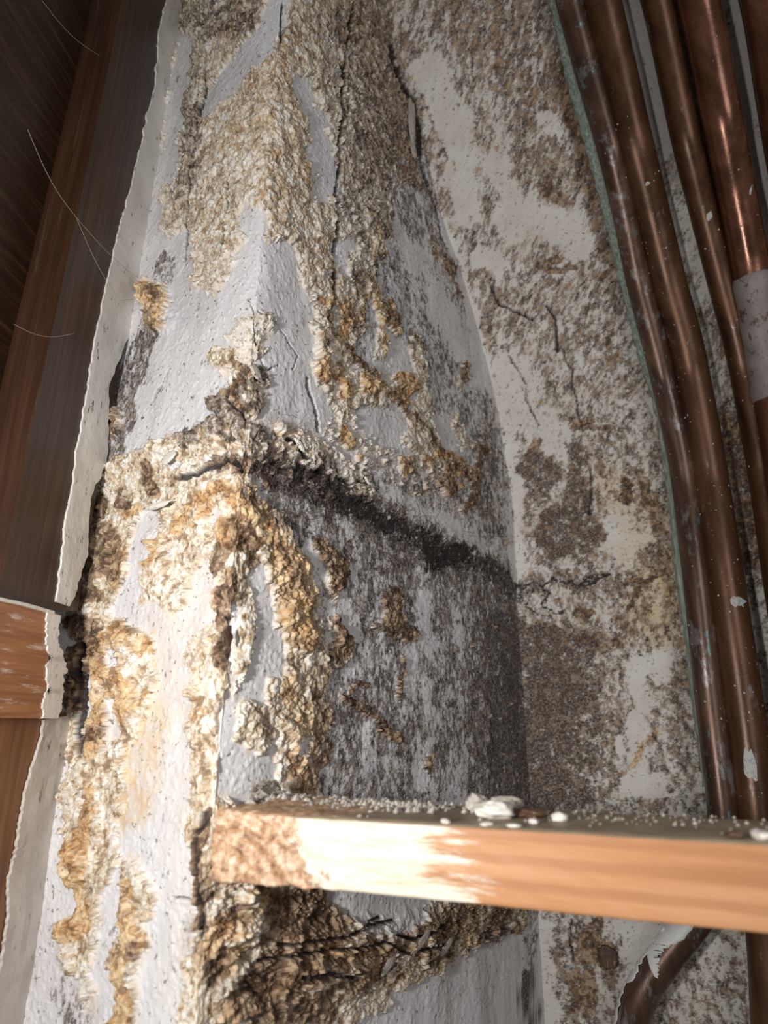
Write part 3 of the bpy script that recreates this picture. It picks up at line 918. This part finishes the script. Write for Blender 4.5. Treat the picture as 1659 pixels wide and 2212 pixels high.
def sweep(path, rads, m, name, parent=None, ns=28, cap=True, wob=0):
    Pp = np.array(path); n = len(Pp); tn = np.gradient(Pp, axis=0); tn /= np.linalg.norm(tn, axis=1)[:, None]
    ref = np.array([0, -1., .2]); V = []
    for i in range(n):
        a = ref - tn[i]*(ref@tn[i]); a /= np.linalg.norm(a); ref = a; c = np.cross(tn[i], a)
        for k in range(ns):
            th = 2*math.pi*k/ns; rr_ = rads[i]*(1 + (wob*math.sin(3*th + i*.37) if wob else 0)); V.append(Pp[i] + (a*math.cos(th) + c*math.sin(th))*rr_)
    Fc = [(i*ns+k, i*ns+(k+1) % ns, (i+1)*ns+(k+1) % ns, (i+1)*ns+k) for i in range(n-1) for k in range(ns)]
    if cap: Fc += [tuple(range(ns))[::-1], tuple((n-1)*ns+k for k in range(ns))]
    o = mesh(name, V, Fc, m)
    if parent: under(o, parent)
    return o
def spline(pts, n=90):
    a = np.array(pts, float); t = np.r_[0, np.cumsum(np.linalg.norm(np.diff(a, axis=0), axis=1))]; tt = np.linspace(0, t[-1], n)
    q = np.stack([np.interp(tt, t, a[:, k]) for k in range(a.shape[1])], 1)
    for _ in range(n//14):
        q[1:-1] = (q[:-2] + 2*q[1:-1] + q[2:])/4
    return q
def pipe(px_path, width_at, off, m, label, n=110):
    q = spline(px_path, n); pts = np.array([back_hit(x, y, off) for x, y in q])
    i = int(np.argmin(abs(q[:, 1]-width_at[0]))); f = (pts[i]-ORG)@np.array([0, cp, sp]); r = width_at[1]/2/F*f
    root = empty('copper_pipe', pts[0]); tag(root, label, 'pipe', 'copper pipes on the back wall')
    sweep(pts, [r]*n, m, 'pipe_body', root); return root, pts, r, q
p1, P1, r1, q1 = pipe([(1155,-330),(1192,-160),(1230,0),(1270,150),(1314,300),(1350,450),(1382,620),(1415,740),(1452,900),(1474,1000),(1506,1250),(1530,1480),(1562,1740),(1572,1850),(1558,1905),(1505,1984),(1445,2060),(1396,2121),(1368,2180),(1360,2230),(1356,2350)], (1200, 56), .032, Mc1,
   'dull brown copper pipe nearest the mouldy wall, green-edged, bending left at bottom', 150)
p2, P2, r2, q2 = pipe([(1215,-330),(1255,-160),(1300,0),(1335,150),(1368,300),(1406,450),(1446,620),(1482,740),(1530,1000),(1566,1250),(1600,1480),(1634,1740),(1650,1900),(1668,2100),(1680,2350)], (1200, 74), .036, Mc2,
   'thick rust-brown copper pipe with pale specks, second from the mouldy wall')
p3, P3, r3, q3 = pipe([(1330,-330),(1380,-130),(1420,0),(1482,300),(1562,620),(1595,740),(1645,1000),(1682,1250),(1720,1500),(1750,1800),(1790,2350)], (620, 56), .024, Mc2,
   'slim copper pipe with bare wall on its left, third along, blue-grey in its middle')
p4, P4, r4, q4 = pipe([(1420,-330),(1475,-130),(1510,0),(1569,300),(1625,590),(1650,740),(1690,1000),(1730,1250),(1765,1500),(1800,1800),(1850,2350)], (150, 78), .040, Mc3,
   'shiny copper pipe with a long bright streak and a soldered coupling at the right edge')
p5, P5, r5, q5 = pipe([(1590,-330),(1632,-60),(1650,0),(1695,300),(1740,560),(1785,900),(1830,1250),(1860,1500),(1900,1900),(1930,2350)], (0, 84), .038, Mc3,
   'bright copper pipe cut by the top right corner of the view')
# coupling on the fourth pipe
M_fit = paint_mat('cemented_coupling', (.20, .17, .16), (.34, .29, .27), (.10, .05, .03), (90, 90, 60), .55)
i0 = int(np.argmin(abs(q4[:, 1]-590))); i1 = int(np.argmin(abs(q4[:, 1]-860)))
seg = P4[i0:i1+1]; nn_ = len(seg)
sweep(spline(seg, 60), [r4*(1.0 + .10*min(1, k/3, (59-k)/3)) for k in range(60)], M_fit, 'coupling', p4, wob=.02)
# verdigris strip along the first pipe
m, nt, b = mat('verdigris')
col = ramp(nt, noise(nt, 1, 6, .7, sc=(400, 400, 14)), [(.3, (.09, .11, .09)), (.5, (.24, .29, .25)), (.7, (.46, .52, .47))])
nt.links.new(col, b.inputs['Base Color']); b.inputs['Roughness'].default_value = .6; bump(nt, b, noise(nt, 1, 6, .7, sc=(400, 400, 14)), .0008, .7); M_verd = m
gl = [(1150,-150),(1185,0),(1220,160),(1259,300),(1296,430),(1335,600),(1362,700),(1385,790),(1415,880),(1430,980),(1443,1080),(1460,1250),(1478,1360),(1490,1480),(1506,1600),(1520,1700)]
gw = [16, 18, 30, 34, 31, 26, 20, 18, 22, 32, 34, 34, 26, 20, 14, 10]
gs = spline([(x, y, w_) for (x, y), w_ in zip(gl, gw)], 170)
V = []; Fc = []
for i, (x, y, w_) in enumerate(gs):
    j = 1.6*math.sin(i*1.7) + random.uniform(-1.2, 1.2)
    for k in range(6):
        t = k/5; o_ = .030 + .004*math.sin(t*3.1) - .004*(1-t)
        V.append(back_hit(x + (w_+10)*t + j*(1-t), y, o_))
n0 = len(V); V += [v - nB*.004 for v in V]
for i in range(len(gs)-1):
    for k in range(5): a = i*6+k; Fc += [(a, a+1, a+7, a+6), (n0+a, n0+a+6, n0+a+7, n0+a+1)]
    a = i*6; Fc += [(a, a+6, n0+a+6, n0+a)]; a += 5; Fc += [(a, n0+a, n0+a+6, a+6)]
o = under(mesh('verdigris_edge', V, Fc, M_verd), p1); o['label'] = 'pale green corroded edge'

# pale specks and drips of paint on the pipes
def blob(V, Fc, c, n, rx, ry, h, sq=0.0, up_=up):
    n = n/np.linalg.norm(n); a = np.cross(up_, n); a /= np.linalg.norm(a); bb = np.cross(n, a); k0 = len(V); ns = 7
    V.append(c + n*h)
    for ring, (f, hh) in enumerate(((.6, .75), (1.0, .0))):
        for k in range(ns):
            th = 2*math.pi*k/ns; j = random.uniform(.8, 1.2); V.append(c + a*math.cos(th)*rx*f*j + bb*math.sin(th)*ry*f*j + n*h*hh)
    for k in range(ns):
        k2 = (k+1) % ns; Fc.append((k0, k0+1+k, k0+1+k2)); Fc.append((k0+1+k, k0+1+ns+k, k0+1+ns+k2)); Fc.append((k0+1+k, k0+1+ns+k2, k0+1+k2))
M_white = paint_mat('splashed_paint', (.66, .66, .64), (.80, .80, .77), (.30, .27, .24), (200, 200, 200), .66)
M_speck = paint_mat('pale_specks', (.40, .40, .38), (.62, .58, .52), (.30, .34, .36), (200, 200, 200), .5)
def specks(root, Pp, r, q, y0, y1, n, big=()):
    V = []; Fc = []
    for k in range(n):
        i = min(range(len(q)), key=lambda i: abs(q[i, 1]-random.uniform(y0, y1))); c = Pp[i] + (Pp[min(i+1, len(q)-1)]-Pp[i])*random.random()
        tn = nz(Pp[min(i+1, len(q)-1)]-Pp[i-1]); e = nz(ORG-c); e = nz(e - tn*(e@tn)); s = np.cross(tn, e); th = random.uniform(-1.2, 1.2)
        nrm = e*math.cos(th) + s*math.sin(th); rr_ = random.choice((.0005, .0005, .0007, .0007, .0011)); blob(V, Fc, c + nrm*r*.99, nrm, rr_, rr_*1.2, rr_*.6)
    for (x, y, rx, ry) in big:
        i = int(np.argmin(abs(q[:, 1]-y))); c = Pp[i]; tn = nz(Pp[i+1]-Pp[i-1]); e = nz(ORG-c); e = nz(e - tn*(e@tn)); s = np.cross(tn, e)
        if s[0] < 0: s = -s
        w_ = r*F/((c-ORG)@np.array([0, cp, sp])); sn = max(-.9, min(.9, (x-q[i, 0])/w_)); nrm = e*math.sqrt(1-sn*sn) + s*sn; sc = r/w_
        blob(V, Fc, c + nrm*r*.985, nrm, rx*sc, ry*sc, .0006)
    o = under(mesh('paint_specks', V, Fc, M_speck), root); o['kind'] = 'stuff'
specks(p1, P1, r1, q1, 300, 1740, 34)
specks(p2, P2, r2, q2, 250, 1740, 110, [(1590, 1305, 17, 13), (1620, 1660, 12, 34), (1398, 398, 5, 5), (1500, 1060, 5, 5)])
specks(p3, P3, r3, q3, 350, 1000, 24, [(1531, 475, 6, 12)])
specks(p4, P4, r4, q4, 40, 560, 12, [(1618, 432, 4, 14)])
# white paint skin on the bend of the first pipe
def skin(pts, name, th=.0012):
    """closed outline in the picture, laid on the bend of pipe 1 as a thin skin"""
    P_ = []; 
    for x, y in pts:
        d = np.hypot(q1[:, 0]-x, q1[:, 1]-y); d[q1[:, 1] < 1850] = 1e9; i = int(np.argmin(d)); i = min(max(i, 1), len(q1)-2)
        c = P1[i]; tn = nz(P1[i+1]-P1[i-1]); e = nz(ORG-c); e = nz(e - tn*(e@tn)); s = np.cross(tn, e)
        f = (c-ORG)@np.array([0, cp, sp]); tp = q1[i+1]-q1[i-1]; tp = tp/np.linalg.norm(tp)
        sp2 = np.array([tp[1], -tp[0]]); off = np.array([x, y])-q1[i]; a = off@sp2; along = off@tp
        c2, _ = proj((c+s*.001)[None]); 
        sgn = 1 if ((c2[0]-proj(c[None])[0][0])*sp2[0]) > 0 else -1
        sn = max(-.99, min(.99, a/(r1*F/f)))*sgn
        P_.append(c + tn*along*f/F + (e*math.sqrt(1-sn*sn) + s*sn)*(r1+th))
    return P_
import bmesh
def skin_obj(left, right, nm):
    n = 40; L = spline([tuple(map(float, p)) for p in left], n); R = spline([tuple(map(float, p)) for p in right], n)
    for i in range(n): R[i] += (random.uniform(-3, 3), random.uniform(-3, 3))
    V = []; Fc = []; K = 7
    for i in range(n): V += skin([L[i]*(1-k/(K-1)) + R[i]*k/(K-1) for k in range(K)], nm)
    n0 = len(V)
    V += skin([tuple(proj(v[None])[j][0] for j in (0, 1)) for v in V], nm, -.001) if False else [v + nz(v-ORG)*.0022 for v in V]
    for i in range(n-1):
        for k in range(K-1): a = i*K+k; Fc += [(a, a+1, a+K+1, a+K), (n0+a, n0+a+K, n0+a+K+1, n0+a+1)]
        a = i*K; Fc.append((a, a+K, n0+a+K, n0+a)); a += K-1; Fc.append((a, n0+a, n0+a+K, a+K))
    o = under(mesh(nm, V, Fc, M_white), p1); o['label'] = 'skin of splashed white paint'; return o
skin_obj([(1472, 1966), (1457, 1984), (1428, 2015), (1404, 2044), (1375, 2080), (1355, 2111), (1339, 2145), (1328, 2181), (1322, 2210), (1320, 2240)],
         [(1508, 1962), (1500, 1984), (1498, 2001), (1476, 2025), (1457, 2039), (1428, 2055), (1406, 2066), (1389, 2087), (1384, 2111), (1355, 2140), (1348, 2160), (1341, 2193), (1334, 2240)], 'paint_skin')
skin_obj([(1402, 2046), (1404, 2060), (1405, 2075), (1410, 2092), (1417, 2103)], [(1448, 2040), (1434, 2060), (1428, 2070), (1428, 2088), (1422, 2102)], 'paint_drip')

# ------------------------------------------------------------------ rubble on the batten
def chunk(name, c, sx, sy, sz, m, label, cat, rz=0, seed=0, group=None, flat=0):
    bm = bmesh.new(); bmesh.ops.create_icosphere(bm, subdivisions=4, radius=1)
    rr = np.random.default_rng(seed); pl_ = rr.normal(size=(14, 3)); pl_ /= np.linalg.norm(pl_, axis=1)[:, None]; dd = rr.uniform(.62, .95, 14)
    for v in bm.verts:
        p = np.array(v.co)
        for n, d in zip(pl_, dd):
            e = p@n - d
            if e > 0: p = p - n*e*.92
        q = p*4 + seed
        p = p*(1 + .28*float(fbm(np.array([q[0]+q[2]]), np.array([q[1]-q[2]*.7]), 4, seed)[0]))
        v.co = (p[0]*sx, p[1]*sy, p[2]*sz)
    me = bpy.data.meshes.new(name); bm.to_mesh(me); bm.free(); me.materials.append(m)
    o = bpy.data.objects.new(name, me); SC.collection.objects.link(o); o.location = c; o.rotation_euler = (0, 0, rz)
    for p in me.polygons: p.use_smooth = True
    return tag(o, label, cat, group)
M_pl = paint_mat('broken_plaster', (.70, .64, .56), (.88, .84, .77), (.36, .27, .2), (120, 120, 120), .62)
M_pl2 = paint_mat('grey_plaster', (.42, .38, .33), (.62, .57, .50), (.16, .11, .08), (140, 140, 140), .56)
M_bark = paint_mat('rotten_wood', (.05, .028, .018), (.16, .085, .05), (.42, .32, .24), (200, 60, 60), .60)
def top(px, py): 
    r = ray(px, py); return ORG + r*((BZ-ORG[2])/r[2])
def onbat(px, f):                             # a point on the batten's top: picture column px, fraction f from front to back
    t_ = np.linspace(0, BL, 400); Q_ = tl + bd*t_[:, None] - bn*BD*f; x, _ = proj(Q_); return Q_[int(np.argmin(abs(x-px)))]
def put(name, px, f, wpx, hpx, dep, m, label, cat, rz, seed, group=None):
    c = onbat(px, f); k = (c-ORG)@np.array([0, cp, sp])/F
    return chunk(name, c + up*hpx/2*k*.9, wpx/2*k*1.15, dep, hpx/2*k*1.15, m, label, cat, rz, seed, group)
put('plaster_chunk', 1068, .36, 88, 40, .008, M_pl, 'largest bright white plaster lump on the cross batten', 'plaster', .2, 3)
put('plaster_chunk', 1028, .66, 48, 38, .006, M_pl2, 'grey plaster lump behind the bright white one on the batten', 'plaster', .6, 8)
put('plaster_chunk', 1092, .78, 76, 28, .004, M_pl2, 'long flat grey plaster flake lying at the rear of the batten', 'plaster', -.1, 12)
put('plaster_chunk', 1208, .40, 34, 18, .004, M_pl, 'small pale plaster lump right of the dark rotten splinter', 'plaster', .3, 15)
put('plaster_chunk', 1154, .22, 20, 12, .003, M_pl, 'tiny white plaster crumb in front of the rotten splinter', 'plaster', .3, 19)
put('plaster_chunk', 1052, .06, 24, 7, .003, M_pl, 'flat white crumb on the batten edge, below the bright lump', 'plaster', .1, 21)
put('plaster_chunk', 1108, .05, 30, 8, .003, M_pl, 'white crumb on the batten edge, right of its twin', 'plaster', .1, 23)
put('plaster_chunk', 966, .06, 20, 9, .003, M_pl, 'leftmost lone white crumb on the bright batten edge', 'plaster', .1, 27)
put('plaster_chunk', 1652, .10, 34, 22, .005, M_pl, 'cream crumb on the batten at the right edge of the view', 'plaster', .1, 29)
put('plaster_chunk', 1585, .14, 26, 14, .005, M_bark, 'brown crumb on the batten, left of the cream one', 'plaster', .1, 31)
put('rotten_splinter', 1150, .55, 95, 17, .007, M_bark, 'dark rotten wood splinter between the plaster lumps on the batten', 'splinter', -.15, 33)
# loose plates of plaster still hanging on the walls
from mathutils import Matrix
WL = {k: bpy.data.objects[k] for k in ('wall_front', 'wall_side', 'wall_back')}
def plate(x, y, wpx, hpx, lift, m, wn, seed, spin=0.0):
    if wn == 'wall_back': p = back_hit(x, y); n = nB; d = dB
    elif wn == 'wall_side': p = hit(x, y, R0, nS); n = nS; d = dS
    else: p = hit(x, y, R0, nF); n = nF; d = -dF
    k = (p-ORG)@np.array([0, cp, sp])/F; e = nz(ORG-p)
    sx = wpx/2*k/max(.35, math.sqrt(max(0, 1-(e@d)**2))); sz = hpx/2*k/max(.5, math.sqrt(1-(e@up)**2))
    o = chunk('plaster_flake', (0, 0, 0), sx, sz, .0013, m, None, None, 0, seed)
    X = d*math.cos(spin) + up*math.sin(spin); Yv = np.cross(n, X); q = p + n*lift
    o.matrix_world = Matrix(((X[0], Yv[0], n[0], q[0]), (X[1], Yv[1], n[1], q[1]), (X[2], Yv[2], n[2], q[2]), (0, 0, 0, 1)))
    o.parent = WL[wn]
for a in ((884, 262, 26, 84, .004, M_pl2, 'wall_side', 41), (888, 322, 22, 40, .003, M_pl2, 'wall_side', 42, .2), (548, 806, 40, 22, .0022, M_pl2, 'wall_side', 43, -.6),
          (642, 964, 30, 14, .003, M_pl, 'wall_side', 44, -.5), (792, 1046, 34, 12, .003, M_pl, 'wall_side', 45, -.4), 
          (372, 994, 34, 22, .004, M_pl, 'wall_front', 47, .2), (352, 1095, 60, 16, .0045, M_pl, 'wall_front', 48), (1030, 488, 20, 26, .002, M_pl2, 'wall_back', 49),
          (1310, 2066, 44, 50, .002, M_bark, 'wall_back', 50), (900, 2034, 50, 20, .004, M_pl2, 'wall_side', 51, .3), (830, 2080, 44, 20, .004, M_pl2, 'wall_side', 52, .4),
          
          (494, 1375, 22, 40, -.001, M_bark, 'wall_side', 56), (960, 2040, 40, 18, .003, M_pl2, 'wall_side', 57, .3)):
    plate(*a)
# crumbs nobody could count
V = []; Fc = []
def crumb(V, Fc, c, s):
    k0 = len(V); j = lambda: random.uniform(.6, 1.2)*s
    V += [c + np.array(p) for p in ((j(), 0, 0), (-j(), 0, 0), (0, j(), 0), (0, -j(), 0), (0, 0, j()*.9), (0, 0, -s*.5), (j()*.6, j()*.6, j()*.5))]
    Fc += [(k0+a, k0+b_, k0+c_) for a, b_, c_ in ((0, 6, 4), (6, 2, 4), (2, 1, 4), (1, 3, 4), (3, 0, 4), (0, 2, 6), (2, 0, 5), (1, 2, 5), (3, 1, 5), (0, 3, 5))]
for _ in range(520):
    s = BL*random.random()**1.5; f = min(.97, max(.1, random.gauss(.72, .2))); c = tl + bd*(s + .03) - bn*BD*f + up*.0003
    crumb(V, Fc, c, random.choice((.0006, .0008, .0012)) + (.0014*random.random() if s < .1 else 0))
tag(mesh('plaster_crumbs', V, Fc, M_pl2, smooth=False), 'scatter of fine grey crumbs along the rear of the batten top', 'crumbs', kind='stuff')
V = []; Fc = []
for _ in range(330):
    x = 455 + 480*random.random()**1.3; f = .45 + .5*random.random(); c = onbat(max(478, x), f); hgt = .010*max(0, 1-(x-455)/230)
    crumb(V, Fc, c + up*hgt*random.random(), random.uniform(.0012, .0034))
tag(mesh('rubble', V, Fc, M_pl2, smooth=False), 'heap of broken grey plaster rubble at the crusted batten end', 'rubble', kind='stuff')

# ------------------------------------------------------------------ rootlets, hairs, webs, nails
M_root = paint_mat('dark_rootlet', (.05, .03, .025), (.12, .075, .06), (.2, .14, .1)); M_web = paint_mat('cobweb', (.30, .26, .22), (.4, .36, .3), (.2, .2, .2))
def on_side(x, y):
    Pp = hit(x, y, R0, nS); s = (Pp-R0)@dS
    if s < 0: Pp = hit(x, y, R0, nF); return Pp + nF*.004, nF
    if s > Csof(Pp[2]): return back_hit(x, y) + nB*.003, nB
    return Pp + nS*.001, nS
def hair(V, Fc, pts, r):
    ns = 4; k0 = len(V); pts = np.array(pts); tn = np.gradient(pts, axis=0); tn /= np.linalg.norm(tn, axis=1)[:, None]
    for p, t in zip(pts, tn):
        a = np.cross(t, (.3, .8, .2)); a /= np.linalg.norm(a); c = np.cross(t, a)
        for k in range(ns): V.append(p + r*(a*math.cos(k*math.pi/2) + c*math.sin(k*math.pi/2)))
    for i in range(len(pts)-1):
        for k in range(ns): Fc.append((k0+i*ns+k, k0+i*ns+(k+1) % ns, k0+(i+1)*ns+(k+1) % ns, k0+(i+1)*ns+k))
V = []; Fc = []
def wander(x, y, ang, L, curl, r):
    pts = []; n = 10
    for i in range(n):
        p, nn2 = on_side(x, y); pts.append(p + nn2*(.0004 + .0025*math.sin(math.pi*i/(n-1)))); ang += random.gauss(0, curl); x += math.cos(ang)*L/n; y += math.sin(ang)*L/n
    hair(V, Fc, pts, r)
for _ in range(230):
    t = random.random(); x = 540 + 520*t; y = 985 + 240*t + random.gauss(20, 34); wander(x, y, random.uniform(0, 6.28), random.uniform(18, 60), .45, random.choice((.00010, .00014, .0002)))
for _ in range(70): wander(random.uniform(720, 1100), random.uniform(1560, 1735), random.uniform(-1.9, -1.2), random.uniform(25, 80), .35, .00013)
for _ in range(60): wander(random.uniform(640, 900), random.uniform(1100, 1350), random.uniform(0, 6.28), random.uniform(25, 70), .5, .00012)
for _ in range(40): wander(random.uniform(450, 700), random.uniform(900, 1010), random.uniform(0, 6.28), random.uniform(20, 60), .4, .00012)
tag(mesh('rootlets', V, Fc, M_root), 'fine dark rootlets and hairs along the black mould band', 'rootlets', kind='stuff')
V = []; Fc = []
for a, c in (((60, 280), (165, 470)), ((165, 470), (262, 650)), ((165, 470), (330, 620)), ((250, 560), (380, 660)), ((90, 0), (215, 120)), ((30, 700), (160, 720)), ((262, 650), (420, 600))):
    A_ = lp(*a, .004); B_ = lp(*c, .006); hair(V, Fc, [A_*(1-t) + B_*t - up*.006*math.sin(math.pi*t) for t in np.linspace(0, 1, 9)], .00018)
tag(mesh('cobweb', V, Fc, M_web), 'thin cobweb strands strung from dark panel to the timber post', 'cobweb', kind='stuff')
m, nt, b = mat('steel_nail'); b.inputs['Base Color'].default_value = (.45, .42, .38, 1); b.inputs['Metallic'].default_value = .9; b.inputs['Roughness'].default_value = .35; M_nail = m
q = spline([(16, 985), (20, 1000), (26, 1020), (30, 1045)], 14); pts = [lp(x, y, -.024 + .010*i/13) for i, (x, y) in enumerate(q)]
nl = sweep(np.array(pts), [.0009]*13 + [.0004], M_nail, 'bent_nail', ns=10); tag(nl, 'small bent steel nail in the dark panel beside the post', 'nail')
m, nt, b = mat('black_tack'); b.inputs['Base Color'].default_value = (.02, .018, .016, 1); b.inputs['Roughness'].default_value = .5; M_tk = m
for (x, y), lab in zip([(106, 1422), (104, 1492)], ('upper black tack in the painted edge of the wooden block', 'lower black tack in the painted edge of the wooden block')):
    c = lp(x, y, .0125); V = []; Fc = []
    for k in range(6):
        a = k*1.05 + .3; hair(V, Fc, [c, c + nL*.0012 + .0022*(dL*math.cos(a) + up*math.sin(a))], .0003)
    blob(V, Fc, c, nL, .0011, .0011, .0012); tag(mesh('tack', V, Fc, M_tk), lab, 'tack')
